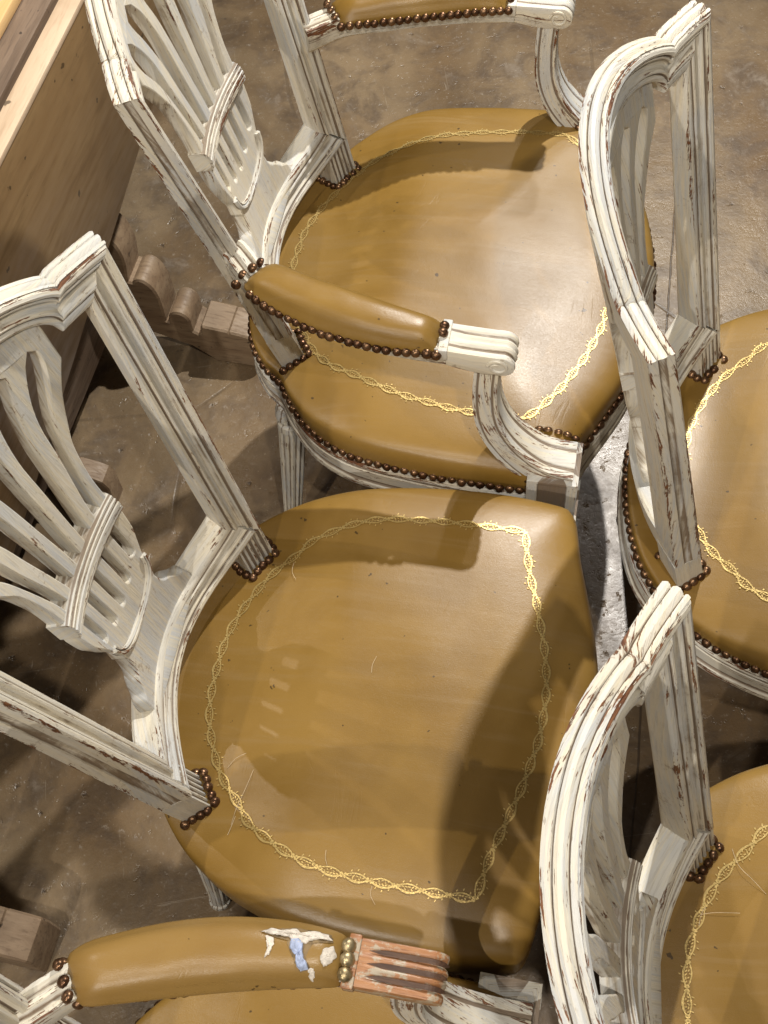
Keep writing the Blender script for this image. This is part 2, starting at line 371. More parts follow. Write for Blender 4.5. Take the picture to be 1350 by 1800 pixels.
def splat_data():
    top = [(.1275 * k / 14, arch_i(.1275 * k / 14) + .016 - .010 * (k / 14) ** 6) for k in range(1, 15)]
    half = top + spline([(.1275, .462), (.1265, .450), (.1255, .440)], 6) + spline([(.1245, .424), (.105, .397), (.088, .365), (.079, .345), (.0715, .31), (.069, .285), (.0687, .255)], 30) \
        + spline([(.070, .237), (.067, .212), (.062, .196), (.054, .173), (.0485, .160), (.050, .146)], 18) + spline([(.0480, .140), (.0500, .127), (.0535, .1195), (.0590, .1155), (.0635, .1095), (.0690, .1020), (.0755, .0975), (.0790, .088), (.0785, .070)], 24)
    outer = half + [(-x, y) for x, y in reversed(half)]
    holes = [slot_loop(SL1, LOWEND[0], 0), slot_loop(SL2, LOWEND[1], 0), slot_loop(SL3, LOWEND[2], 0), slot_loop(SL2, LOWEND[1], 1), slot_loop(SL1, LOWEND[0], 1)]
    return outer, holes
def area(L): return .5 * sum(a[0] * b[1] - b[0] * a[1] for a, b in zip(L, L[1:] + L[:1]))
def inset(L, d):
    n = len(L); out = []; s = 1 if area(L) > 0 else -1
    for i in range(n):
        a, b, c = Vector(L[i - 1]), Vector(L[i]), Vector(L[(i + 1) % n])
        e1, e2 = (b - a).normalized(), (c - b).normalized(); nn = Vector((-(e1.y + e2.y), e1.x + e2.x))
        nn = nn.normalized() if nn.length > 1e-6 else Vector((-e1.y, e1.x)); out.append(tuple(b + nn * d * s))
    return out
def inside(p, L):
    x, y = p; c = False; n = len(L)
    for i in range(n):
        (x1, y1), (x2, y2) = L[i], L[(i + 1) % n]
        if (y1 > y) != (y2 > y) and x < (x2 - x1) * (y - y1) / (y2 - y1) + x1: c = not c
    return c
CUTH = .255
def region(y, h):
    if h < CUTH - 1e-5: return 'splat'
    ay = abs(y); tl = None
    for (a, ha), (b_, hb) in zip(TOPLINE, TOPLINE[1:]):
        if b_ <= ay <= a: tl = ha + (hb - ha) * (a - ay) / (a - b_)
    if tl is None: tl = .440 if h > .44 else 9
    if h > tl: return 'web'
    f = lambda sl: None
    def cx(sl):   # slot centre at height h
        def at(P):
            P = sorted(P, key=lambda q: q[1])
            for (x1, h1), (x2, h2) in zip(P, P[1:]):
                if h1 <= h <= h2: return x1 + (x2 - x1) * (h - h1) / max(1e-9, h2 - h1)
            return P[-1][0]
        return (at(sl[0]) + at(sl[1])) / 2
    k = 0 if ay < cx(SL2) else (1 if ay < cx(SL1) else 2)
    return 'bar%d' % (k if y > 0 else k + 3)
def splat_meshes(g):
    outer, holes = splat_data(); T0, TH, BV = -.009, .017, .0013
    loops = [outer] + holes
    ins = [inset(outer, BV)] + [inset(h_, -BV) for h_ in holes]
    P, E = [], []
    for L in ins:
        b0 = len(P); P += [Vector(q) for q in L]; E += [(b0 + i, b0 + (i + 1) % len(L)) for i in range(len(L))]
    nb = len(P)
    # cut lines so that every bar is a piece of its own
    def nearest(q): return min(range(nb), key=lambda i: (P[i] - Vector(q)).length)
    for sgn in (1, -1):
        t = [nearest((sgn * a, b_)) for a, b_ in TOPLINE]; E += list(zip(t, t[1:]))
        xs = [(0.005, CUTH), (.0195, CUTH), (.0300, CUTH), (.044, CUTH), (.0545, CUTH), (.0687, CUTH)]
        q = [nearest((sgn * a, b_)) for a, b_ in xs]; E += [(q[0], q[1]), (q[2], q[3]), (q[4], q[5])]
    for i in range(-14, 15):
        for j in range(0, 46):
            q = (i * .010, .07 + j * .010)
            if inside(q, ins[0]) and not any(inside(q, h_) for h_ in ins[1:]) and min((P[k] - Vector(q)).length for k in range(nb)) > .004: P.append(Vector(q))
    vs, es, fs, ov, oe, of = delaunay_2d_cdt(P, E, [], 0, 1e-6)
    tris = []
    for f in fs:
        c = sum((vs[i] for i in f), Vector((0, 0))) / len(f)
        if inside(c, ins[0]) and not any(inside(c, h_) for h_ in ins[1:]): tris.append((list(f), region(*c)))
    parts = {}
    def add(key, pts):
        V, F, idx = parts.setdefault(key, ([], [], {}))
        face = []
        for (q, o, wr, dr) in pts:
            kk = (round(q[0], 6), round(q[1], 6), o)
            if kk not in idx: idx[kk] = len(V); V.append((q, o, wr, dr))
            face.append(idx[kk])
        F.append(face)
    onb = {}
    for L in ins:
        for q in L: onb[(round(q[0], 6), round(q[1], 6))] = 1
    for f, key in tris:
        add(key, [(tuple(vs[i]), T0, .6 if (round(vs[i].x, 6), round(vs[i].y, 6)) in onb else .1, 0) for i in f])
        add(key, [(tuple(vs[i]), T0 - TH, .2, .2) for i in reversed(f)])
    for L, LI in zip(loops, ins):
        n = len(L)
        for i in range(n):
            j = (i + 1) % n; c = ((L[i][0] + L[j][0]) / 2, (L[i][1] + L[j][1]) / 2); cI = ((LI[i][0] + LI[j][0]) / 2, (LI[i][1] + LI[j][1]) / 2)
            key = region(*cI)
            add(key, [(LI[i], T0, .6, 0), (LI[j], T0, .6, 0), (L[j], T0 - BV * .7, .75, 0), (L[i], T0 - BV * .7, .75, 0)])
            add(key, [(L[i], T0 - BV * .7, .6, .1), (L[j], T0 - BV * .7, .6, .1), (L[j], T0 - TH + .001, .3, .55), (L[i], T0 - TH + .001, .3, .55)])
            add(key, [(L[i], T0 - TH + .001, .3, .5), (L[j], T0 - TH + .001, .3, .5), (LI[j], T0 - TH, .2, .2), (LI[i], T0 - TH, .2, .2)])
    out = {}
    for key, (V, F, idx) in parts.items():
        co = [bend(q[0], q[1], o, g) for q, o, a, b_ in V]
        me = mk({'splat': 'splat', 'web': 'splat_head'}.get(key, 'bar'), co, F, PAINT, [q[2] for q in V], [q[3] for q in V], [(q[0][1], q[0][0] + q[1]) for q in V], 22)
        out.setdefault(key, me)
    return out
def band_mesh(g):
    prof, wr, dr = [(.2575, -.0265), (.2575, -.0085)], [.2, .5], [.3, .6]
    for k, (c, hw, ht) in enumerate([(.2600, .0018, -.0045), (.2648, .0024, -.0022), (.2712, .0032, -.0012), (.2772, .0022, -.0022), (.2816, .0016, -.0045)]):
        prof += [(c - hw, ht - .0016), (c - hw * .7, ht), (c + hw * .7, ht), (c + hw, ht - .0016)]; wr += [.4, .9, .9, .4]; dr += [.8, 0, 0, .8]
        prof += [(c + hw + .0002, ht - .0030)]; wr += [0]; dr += [1]
    prof += [(.2840, -.0085), (.2840, -.0265)]; wr += [.5, .2]; dr += [.6, .3]
    rings = []
    for k in range(25):
        y = -.0712 + .1424 * k / 24; cv = -.004 * (1 - (y / .0712) ** 2); fl = .0
        rings.append([bend(y, h - .013 + cv, o, g) for h, o in prof])
    return loft('band', rings, PAINT, wr, dr)
def bowl_mould_mesh(g):
    path = [(-.053, .176), (-.0495, .163), (-.040, .1505), (-.022, .1415), (0, .1385), (.022, .1415), (.040, .1505), (.0495, .163), (.053, .176)]
    pts = spline(path, 48); rings = []
    prof = [(.004, -.0105), (.0035, -.0065), (.0018, -.0050), (.0006, -.0072), (-.0008, -.0045), (-.0028, -.0042), (-.0042, -.0068), (-.0045, -.0105)]
    for i, q in enumerate(pts):
        a, b_ = Vector(pts[max(i - 1, 0)]), Vector(pts[min(i + 1, len(pts) - 1)]); t = (b_ - a).normalized(); nn = Vector((-t.y, t.x))
        rings.append([bend(q[0] + nn.x * u, q[1] + nn.y * u, o, g) for u, o in prof])
    return loft('bowl_moulding', rings, PAINT, [0, .9, .9, 0, .9, .9, .8, 0], [1, 0, 0, 1, 0, 0, 0, .9])

# ---------------------------------------------------------------- seats
SIDE = [(-.103, 0), (-.100, .045), (-.092, .090), (-.077, .135), (-.056, .170), (-.030, .200), (.000, .2235), (.038, .2435), (.093, .2605), (.158, .2710), (.221, .2755), (.281, .2745), (.335, .2680), (.3475, .2610), (.3540, .248), (.358, .230), (.364, .200), (.377, .152), (.390, .100), (.398, .050), (.400, 0)]
ARM = [(-.112, 0), (-.109, .05), (-.100, .10), (-.085, .145), (-.060, .180), (-.034, .200), (-.014, .230), (.024, .270), (.068, .2945), (.115, .3060), (.176, .3135), (.221, .3170), (.279, .3185), (.328, .3170), (.352, .3080), (.360, .290), (.372, .250), (.395, .200), (.416, .152), (.430, .100), (.438, .05), (.440, 0)]
PROF_OVER = [(.965, -.062), (1., -.058), (1.004, -.040), (1.005, -.020), (1.004, .000), (.996, .0115), (.979, .0195), (.945, .0255), (.88, .0305), (.78, .0350), (.62, .0390), (.42, .0420), (.2, .0435), (0., .0440)]
PROF_RAIL = [(.985, -.024), (1., -.021), (1.004, -.010), (1.0035, .003), (.997, .0130), (.982, .0205), (.950, .0260), (.89, .0305), (.78, .0350), (.62, .0395), (.42, .0425), (.2, .0445), (0., .0450)]
class Seat:
    def __init__(s, half, prof, cx):
        s.prof = prof; s.pr = spline(prof, 45); s.c = Vector((cx, 0)); s.half = half
        P = spline([(x, y) for x, y in half] + [(x, -y) for x, y in half[-2:0:-1]], 240, True)
        s.out = [Vector(q) for q in resample(P, 220, closed=True)]
        s.ang = [math.atan2(q.y, q.x - cx) for q in s.out]
    def rad(s, a):
        best = None
        n = len(s.out)
        for i in range(n):
            a0, a1 = s.ang[i], s.ang[(i + 1) % n]
            d = (a1 - a0 + pi) % (2 * pi) - pi; e = (a - a0 + pi) % (2 * pi) - pi
            if abs(d) < .5 and ((0 <= e <= d) or (d <= e <= 0)):
                f = e / d if d else 0; return (s.out[i].lerp(s.out[(i + 1) % n], f) - s.c).length
        return .3
    def z(s, x, y):
        r = sqrt((x - s.c.x) ** 2 + y * y) / s.rad(math.atan2(y, x - s.c.x))
        pr = s.pr
        for (a, za), (b_, zb) in zip(pr, pr[1:]):
            if b_ <= r <= a and za > -.004: return ZS + s.fall(x, za + (zb - za) * (a - r) / max(1e-9, a - b_)) + noise.noise((x * 9, y * 9, r * 3)) * .0016
        return ZS - .01
    def fall(s, x, z):
        if z <= 0: return z
        t = min(1, max(0, (x + .045) / .155)); t = t * t * (3 - 2 * t); return z * (.22 + .78 * t)
    def mesh(s, mt):
        V, F = [], []; n = len(s.out)
        # denser profile
        pr = s.pr
        for sc, z in pr:
            for q in s.out:
                p = s.c + (q - s.c) * max(sc, .0); wv = noise.noise((p.x * 9, p.y * 9, sc * 3)) * .0016
                V.append((p.x, p.y, ZS + s.fall(p.x, z) + wv * (1 if sc < .97 else .4)))
        for i in range(len(pr) - 1):
            for j in range(n): F.append((i * n + j, i * n + (j + 1) % n, (i + 1) * n + (j + 1) % n, (i + 1) * n + j))
        return mk('seat_cushion', V, F, mt, ang=60)
    def rail(s):
        prof = [(-.018, -.022), (-.004, -.0215), (.004, -.0235), (.0062, -.028), (.005, -.032), (.0018, -.0335), (.0018, -.037), (.0045, -.039), (.0050, -.056), (.0025, -.059), (.0030, -.063), (.0065, -.066), (.0075, -.072), (.0055, -.078), (-.001, -.081), (-.018, -.081)]
        wr = [0, .4, .9, 1, .8, 0, 0, .8, .7, 0, 0, .9, 1, 1, .5, 0]; dr = [0, .6, 0, 0, 0, 1, 1, 0, 0, 1, 1, 0, 0, 0, 0, 0]
        n = len(s.out); rings = []
        for i in range(n):
            t = (s.out[(i + 1) % n] - s.out[i - 1]).normalized(); nn = Vector((t.y, -t.x))
            if nn.dot(s.out[i] - s.c) < 0: nn = -nn
            rings.append([(s.out[i].x + nn.x * u, s.out[i].y + nn.y * u, ZS + z) for u, z in prof])
        return loft('seat_rail', rings, PAINT, wr, dr, loop=True)
    def underframe(s):
        rings = []
        for sc, z in ((.93, -.05), (.93, -.082), (.80, -.082), (.80, -.05)):
            pass
        n = len(s.out)
        for i in range(n): rings.append([(*(s.c + (s.out[i] - s.c) * sc), ZS + z) for sc, z in ((.962, -.058), (.962, -.083), (.84, -.083), (.84, -.04))])
        return loft('seat_rail', rings, PAINT, [.5, .9, .3, 0], [.6, .2, 0, 0], loop=True)
GOLD_SIDE = ([(-.037, 0), (-.0355, .03), (-.030, .062), (-.010, .108), (.010, .135), (.029, .154), (.050, .1765), (.100, .2010), (.142, .2105), (.210, .2145), (.262, .2150), (.2955, .2150)], [(.2955, .2150), (.3000, .190), (.3070, .160), (.3200, .120), (.3335, .070), (.3405, .03), (.3420, 0)])
GOLD_ARM = ([(-.056, 0), (-.054, .03), (-.049, .062), (-.030, .110), (-.005, .150), (.020, .178), (.051, .1980), (.117, .2260), (.180, .2400), (.240, .2475), (.296, .2480)], [(.296, .2480), (.318, .225), (.350, .170), (.372, .115), (.384, .06), (.388, 0)])
def gold_mesh(seat, G):
    V, F = [], []
    def P(x, y): return (x, y, seat.z(x, y) + .0011)
    def quad(a, b_, c, d):
        k = len(V); V.extend([P(*a), P(*b_), P(*c), P(*d)]); F.append((k, k + 1, k + 2, k + 3))
    a = spline(G[0], 60); b_ = spline(G[1], 30)
    runs = [[(x, -y) for x, y in reversed(a)] + a[1:], b_ + [(x, -y) for x, y in reversed(b_[:-1])]]
    for run in runs:
        pts = resample([(x, y, 0) for x, y in run], step=.0016); n = len(pts)
        tot = (n - 1) * .0016; LAM = tot / max(1, round(tot / .0275))
        def fr(i):
            i = min(max(i, 0), n - 1); t = (pts[min(i + 1, n - 1)] - pts[max(i - 1, 0)]).normalized(); return pts[i], t, Vector((-t.y, t.x, 0))
        def at(s, o):
            i = s / .0016; k = int(i); p, t, nn = fr(k); q = p + t * (i - k) * .0016 + nn * o; return (q.x, q.y)
        for sg in (1, -1):
            for i in range(n - 1):
                r = []
                for k in (i, i + 1):
                    s = k * .0016; ph = pi * s / LAM; o = sg * .0042 * sin(ph); up_ = (sin(ph) * sg > 0)
                    w = .00055 + .00060 * abs(sin(ph)) * (1 if (int(s / LAM) + (sg > 0)) % 2 else .35)
                    r.append((at(min(s, tot - 1e-6), o - w), at(min(s, tot - 1e-6), o + w)))
                quad(r[0][0], r[1][0], r[1][1], r[0][1])
        def blob(s, o, rs, ro, a=0):
            k = len(V); m_ = 6
            for j in range(m_):
                th = 2 * pi * j / m_; ds, do = rs * cos(th), ro * sin(th)
                V.append(P(*at(min(max(s + ds * cos(a) - do * sin(a), 0), tot - 1e-6), o + ds * sin(a) + do * cos(a))))
            F.append(tuple(range(k, k + m_)))
        for c in range(int(round(tot / LAM)) + 1):
            s0 = c * LAM
            for q in range(4): blob(s0 + .0022 * cos(q * pi / 2 + .8), .0022 * sin(q * pi / 2 + .8), .0017, .0010, q * pi / 2 + .8)
            sg = 1 if c % 2 else -1
            for j in range(7):
                f = (j + .8) / 8; s = s0 + LAM * f
                if s > tot: break
                base = sg * .0042 * sin(pi * f)
                blob(s, base * .35, .0017, .0008, random.uniform(-1, 1)); blob(s + .0009, -sg * (.0012 + .0016 * (j % 2)), .0014, .0007, random.uniform(.4, 1.6) * (1 if j % 2 else -1))
                if j % 2: blob(s, base * .35 + sg * .0062 * sin(pi * f), .0015, .0007, 1.2)
    me = bpy.data.meshes.new('gold_border'); me.from_pydata(V, [], F); me.materials.append(GOLD); return me

# ---------------------------------------------------------------- nails
def nail_mesh(name, mt, r=.0060):
    V, F = [], []; k, m_ = 9, 4
    for i in range(m_):
        a = i / m_ * pi / 2; rr = r * cos(a); zz = r * .72 * sin(a)
        if i == 0: zz = -.0012
        for j in range(k): V.append((rr * cos(2 * pi * j / k), rr * sin(2 * pi * j / k), zz))
    V.append((0, 0, r * .72))
    for i in range(m_ - 1):
        for j in range(k): F.append((i * k + j, i * k + (j + 1) % k, (i + 1) * k + (j + 1) % k, (i + 1) * k + j))
    for j in range(k): F.append(((m_ - 1) * k + j, (m_ - 1) * k + (j + 1) % k, m_ * k))
    return mk(name, V, F, mt, ang=80)
NM = nail_mesh('nail', NAIL); NB = nail_mesh('nail', BRASS, .0072)
def nails(parent, L, me=NM):
    for p, nn in L:
        if random.random() < .018: continue
        o = obj('nail', me, parent); j = Vector((random.uniform(-.2, .2), random.uniform(-.2, .2), random.uniform(-.2, .2)))
        q = (Vector(nn).normalized() + j).to_track_quat('Z', 'Y'); s = random.uniform(.93, 1.07)
        o.matrix_parent_inverse = Matrix.Identity(4); o.location = Vector(p) + Vector((random.uniform(-.0009, .0009), random.uniform(-.0009, .0009), random.uniform(-.0006, .0004))); o.rotation_mode = 'QUATERNION'; o.rotation_quaternion = q; o.scale = (s, s, s)

# ---------------------------------------------------------------- legs
def leg_mesh(x, y, dx, dy, top, rear):
    rings = []; k = 48
    secs = [(top, .0215), (top - .012, .0235), (top - .016, .0245), (top - .024, .0245), (top - .028, .019), (top - .036, .019), (top - .040, .0225), (top - .052, .0225)]
    zs = [top - .052 - (top - .052) * f for f in (.0001, .04, .25, .5, .75, .90)]
    for i, z in enumerate(zs): secs.append((z, .0225 - .010 * (1 - z / top)))
    secs += [(.030, .0125), (.028, .0155), (.018, .0160), (.010, .0130), (0, .0115)]
    wr = [0] * k
    for z, r in secs:
        f = 1 - z / top; fl = top * .09 < z < top - .055
        rings.append([(x + dx * f + r * (1 - (.13 * (1 - abs(sin(a * 6))) ** .5 if fl else 0)) * cos(a), y + dy * f + r * (1 - (.13 * (1 - abs(sin(a * 6))) ** .5 if fl else 0)) * sin(a), z) for a in [2 * pi * j / k for j in range(k)]])
    w = [.3 + .5 * (abs(sin(12 * pi * j / k)) > .8) for j in range(k)]; d = [.9 * (abs(sin(12 * pi * j / k)) < .25) for j in range(k)]
    return loft('leg', rings, PAINT, w, d)

# ---------------------------------------------------------------- arms (drawn for the sitter's left, y > 0; sd mirrors)
AX = spline([(-.052, .196), (-.020, .226), (.030, .2480), (.090, .2670), (.150, .2790), (.205, .2840), (.250, .2855), (.300, .2860)], 70)
def ax(x):
    for (x0, y0), (x1, y1) in zip(AX, AX[1:]):
        if x0 <= x <= x1: return y0 + (y1 - y0) * (x - x0) / (x1 - x0)
    return AX[0][1] if x < AX[0][0] else AX[-1][1]
def fr(x):
    a, b_ = ax(x - .008), ax(x + .008); t = Vector((.016, b_ - a)).normalized(); return Vector((x, ax(x))), t, Vector((-t.y, t.x))
ATOP = .692
def arm_z(x): return ATOP + .010 * (1 - min(1, max(0, (x + .05) / .12))) ** 2
def arm_mesh(sd):
    rings = []; prof = [(-.5, -.010), (-.42, -.0008), (-.30, .0005), (-.18, -.0028), (-.06, .0012), (.06, .0012), (.18, -.0028), (.30, .0005), (.42, -.0008), (.5, -.010), (.46, -.024), (.30, -.030), (-.30, -.030), (-.46, -.024)]
    xs = [-.060, -.052, -.042, -.032, -.026, -.020, -.012, 0, .03, .06, .09, .12, .15, .18, .198, .206, .2065, .214]
    for x in xs:
        p, t, nn = fr(max(x, -.05)); w = .036 + .010 * min(1, max(0, (x + .02) / .05)) - .006 * min(1, max(0, (x - .12) / .08)); 
        if x < -.05: p = p + t * (x + .05)
        z0 = arm_z(x); th = 1.25 - .25 * min(1, max(0, (x + .05) / .06))
        fl = 1 if x < -.024 else 0
        rings.append([(p.x + nn.x * u * w, sd * (p.y + nn.y * u * w), z0 + (v_ if v_ < -.009 or fl else max(v_, -.0008) * .3) * th) for u, v_ in prof])
    w = [.8, 1, .6, 0, .8, .8, 0, .6, 1, .8, .7, .2, .2, .7]; d = [0, 0, 0, .8, 0, 0, .8, 0, 0, 0, .2, .3, .3, .2]
    return loft('arm', rings, PAINT, w, d)
def hand_mesh(sd, mt=None):
    prof = []   # side outline (x, z) of the scroll, clockwise from the back top
    for k in range(7): prof.append((.2125 + .053 * k / 6, ATOP + .0035 - .002 * (k / 6)))
    cx, cz, r = .2735, ATOP - .0145, .0165
    for k in range(1, 15): a = pi / 2 - k / 14 * pi * 1.12; prof.append((cx + r * cos(a), cz + r * sin(a)))
    prof += [(.258, cz - .0160), (.242, cz - .0145), (.226, cz - .0115), (.2125, cz - .0080)]
    us = [(-.0205, .0035), (-.0195, .0008), (-.0165, 0), (-.0135, .0005), (-.0115, .0028), (-.0092, .0030), (-.0072, .0004), (-.0038, -.0008), (-.0012, .0006), (0, .0012), (.0012, .0006), (.0038, -.0008), (.0072, .0004), (.0092, .0030), (.0115, .0028), (.0135, .0005), (.0165, 0), (.0195, .0008), (.0205, .0035)]
    rings = []
    for u, dn in us:
        r_ = []
        n = len(prof)
        for i, (x, z) in enumerate(prof):
            a, b_ = Vector(prof[i - 1 if i else 0]), Vector(prof[min(i + 1, n - 1)]); t = (b_ - a).normalized(); nn = Vector((-t.y, t.x))
            f = dn if i < 21 else (dn if dn > .003 and abs(u) > .02 else 0)
            if i < 2 and abs(u) < .019: f *= .4 * i
            r_.append((x - nn.x * f, sd * (ax(x) + u), z - nn.y * f))
        rings.append(r_)
    V, F, uv, w, d = [], [], [], [], []; mm = len(prof)
    for i, r_ in enumerate(rings):
        for j, q in enumerate(r_):
            V.append(q); uv.append((j * .006, us[i][0])); g = us[i][1] > .002 and abs(us[i][0]) < .019; w.append(0 if g else .55); d.append(.9 if g else 0)
    for i in range(len(rings) - 1):
        for j in range(mm): F.append((i * mm + j, i * mm + (j + 1) % mm, (i + 1) * mm + (j + 1) % mm, (i + 1) * mm + j))
    for i in (0, len(rings) - 1): F.append(tuple(range(i * mm, i * mm + mm)))
    return mk('scroll_hand', V, F, mt or PAINT, w, d, uv, 40)
def groove_mesh(sd):   # dark worn flutes of the unpainted hand
    V, F = [], []
    for u0 in (-.0104, 0.0, .0104):
        for k in range(18):
            row = []
            for q in (k, k + 1):
                f = q / 18
                if f < .55: x, z = .222 + .046 * f / .55, ATOP + .0030 - .001 * f
                else: a = pi / 2 - (f - .55) / .45 * 1.35; x, z = .2735 + .0177 * cos(a), ATOP - .0145 + .0177 * sin(a)
                wd = .0022 * min(1, f * 6, (1 - f) * 5 + .2)
                row += [(x, sd * (ax(x) + u0 - wd), z), (x, sd * (ax(x) + u0 + wd), z)]
            b0 = len(V); V += row; F.append((b0, b0 + 1, b0 + 3, b0 + 2))
    return mk('dark_groove', V, F, BARE_DARK)
def volute_mesh(sd, side):
    cx, cz = .2725, ATOP - .0145; P = []
    for k in range(40):
        f = k / 39; a = pi * .95 - f * 2.6 * pi; r = .0128 * (1 - f * .72); x = cx + r * cos(a) - .004 * f; P.append((x, sd * (ax(x) + side * .0206), cz + r * sin(a)))
    return tube('volute', P, [.0024 * (1 - .4 * k / 39) for k in range(40)], PAINT, 6)
def collar_mesh(sd, mt):
    x0 = .2065; V = []
    b = boxmesh('collar', -.0055, .0055, -.0225, .0225, -.012, .0055, mt, .0018)
    b.transform(Matrix.Translation((x0 + .003, sd * ax(x0), ATOP)))
    return b
def pad_mesh(sd, mt):
    rings = []; n = 40; k = 26
    for i in range(n + 1):
        f = i / n; x = -.024 + .2285 * f; p, t, nn = fr(x)
        e = min(1, f / .10, (1 - f) / .055); e = sqrt(max(0, 1 - (1 - e) ** 2)) * .30 + .70 if f not in (0, 1) else .62
        hw = (.0205 + .0085 * sin(pi * min(1, f * .95 + .08)) ** .8) * (e if f < .5 else .5 + .5 * e) ; hh = (.0205 + .0115 * sin(pi * f) ** .7)
        endf = min(1, f / .12, (1 - f) / .09); hh *= sin(endf * pi / 2) ** .6 if endf < 1 else 1
        hh = max(hh, .003)
        r = []
        for j in range(k):
            a = pi * j / (k - 1); ca, sa = cos(a), sin(a)
            u = hw * (abs(ca) ** .75) * (1 if ca > 0 else -1) * (1 + .10 * sin(min(1, sa / .5) * pi) ); v_ = hh * sa ** .85 - .006
            r.append((p.x + nn.x * u, sd * (p.y + nn.y * u), arm_z(x) + v_ + noise.noise((x * 30, a * 2, sd)) * .0007))
        r.append((p.x, sd * p.y, arm_z(x) - .006)); rings.append(r)
    return loft('armrest_pad', rings, mt, ang=70)
def pad_nails(sd, brass_front=False):
    L, LB = [], []
    tucked = {1, -1} if brass_front else {sd}
    path = []
    def edge(f):
        x = -.024 + .2285 * f; p, t, nn = fr(x); hw = (.0235 + .0085 * sin(pi * min(1, f * .95 + .08)) ** .8); return p, nn, hw
    for s in (1, -1):
        pts = []
        for i in range(60):
            f = i / 59; p, nn, hw = edge(f); q = p + nn * (hw - (.0075 if s in tucked else 0)) * s; pts.append((q.x, q.y, 0))
        for q in resample(pts, step=.0112)[0:]:
            x = q.x; nrm = Vector((0, s, .35)); nrm.y *= sd
            L.append(((q.x, sd * q.y, arm_z(min(max(x, -.03), .21)) - (.0085 if s in tucked else .0015)), nrm))
    for f, dx in ((0, -.002), (1, .002)):
        p, nn, hw = edge(f)
        for k in range(1, 4):
            u = hw * (1 - 2 * k / 4); q = p + nn * u; (LB if (brass_front and f == 1) else L).append(((q.x + dx, sd * q.y, arm_z(q.x) + .004 + (.0045 if f else .002) * sin(pi * k / 4)), (dx * 240, 0, .8)))
    return L, LB
def support_mesh(sd, lean=0.):
    path = spline([(.2580, ATOP - .027), (.2560, .620), (.2590, .575), (.2710, .537), (.2940, .502), (.3250, .476), (.3640, .467)], 42)
    prof = [(-.5, -.5), (-.38, -.5), (-.34, -.46), (-.28, -.46), (-.25, -.5), (.25, -.5), (.28, -.46), (.34, -.46), (.38, -.5), (.5, -.5), (.5, -.32), (.46, -.29), (.46, -.23), (.5, -.20), (.54, -.08), (.54, .08), (.5, .20), (.46, .23), (.46, .29), (.5, .32), (.5, .5), (.38, .5), (.34, .46), (.28, .46), (.25, .5), (-.25, .5), (-.28, .46), (-.34, .46), (-.38, .5), (-.5, .5)]
    wr = [1 if abs(a) > .49 and abs(b_) > .49 else (.8 if abs(a) > .49 or abs(b_) > .49 else 0) for a, b_ in prof]; dr = [.95 if w == 0 else 0 for w in wr]
    rings = []; n = len(path)
    for i, (x, z) in enumerate(path):
        a, b_ = Vector(path[max(i - 1, 0)]), Vector(path[min(i + 1, n - 1)]); t = (b_ - a).normalized(); nn = Vector((-t.y, t.x)); f = i / (n - 1)
        wn = .0275 + .014 * f ** 2; wy = .034 + .021 * f; yc = .2835 + (.0115 + lean) * f
        rings.append([(x + nn.x * u * wn, sd * (yc + v_ * wy), z + nn.y * u * wn) for u, v_ in prof])
    return loft('arm_support', rings, PAINT, wr, dr)
def block_mesh(x0, x1, y0, y1, z0, z1):
    """square block over a front leg with a sunk panel on its outer faces"""
    cx, cy = (x0 + x1) / 2, (y0 + y1) / 2; rings = []
    prof = [(-.5, -.5), (-.30, -.5), (-.27, -.44), (.27, -.44), (.30, -.5), (.5, -.5), (.5, -.30), (.44, -.27), (.44, .27), (.5, .30), (.5, .5), (.30, .5), (.27, .44), (-.27, .44), (-.30, .5), (-.5, .5), (-.5, .30), (-.44, .27), (-.44, -.27), (-.5, -.30)]
    for z, fl in ((z1, 0), (z1 - .004, 0), (z1 - .006, 1), (z0 + .022, 1), (z0 + .020, 0), (z0 + .014, 0), (z0 + .0139, -1), (z0, -1)):
        rings.append([(cx + (u if fl == 1 or abs(u) > .49 else math.copysign(.5, u) if abs(u) > .4 else u) * (x1 - x0) * (1.10 if fl < 0 else 1), cy + (v_ if fl == 1 or abs(v_) > .49 else math.copysign(.5, v_) if abs(v_) > .4 else v_) * (y1 - y0) * (1.10 if fl < 0 else 1), z) for u, v_ in prof])
    return loft('leg_block', rings, PAINT, [.9 if abs(u) > .49 and abs(v_) > .49 else .5 for u, v_ in prof], [.9 if abs(abs(u) - .44) < .01 or abs(abs(v_) - .44) < .01 else 0 for u, v_ in prof])

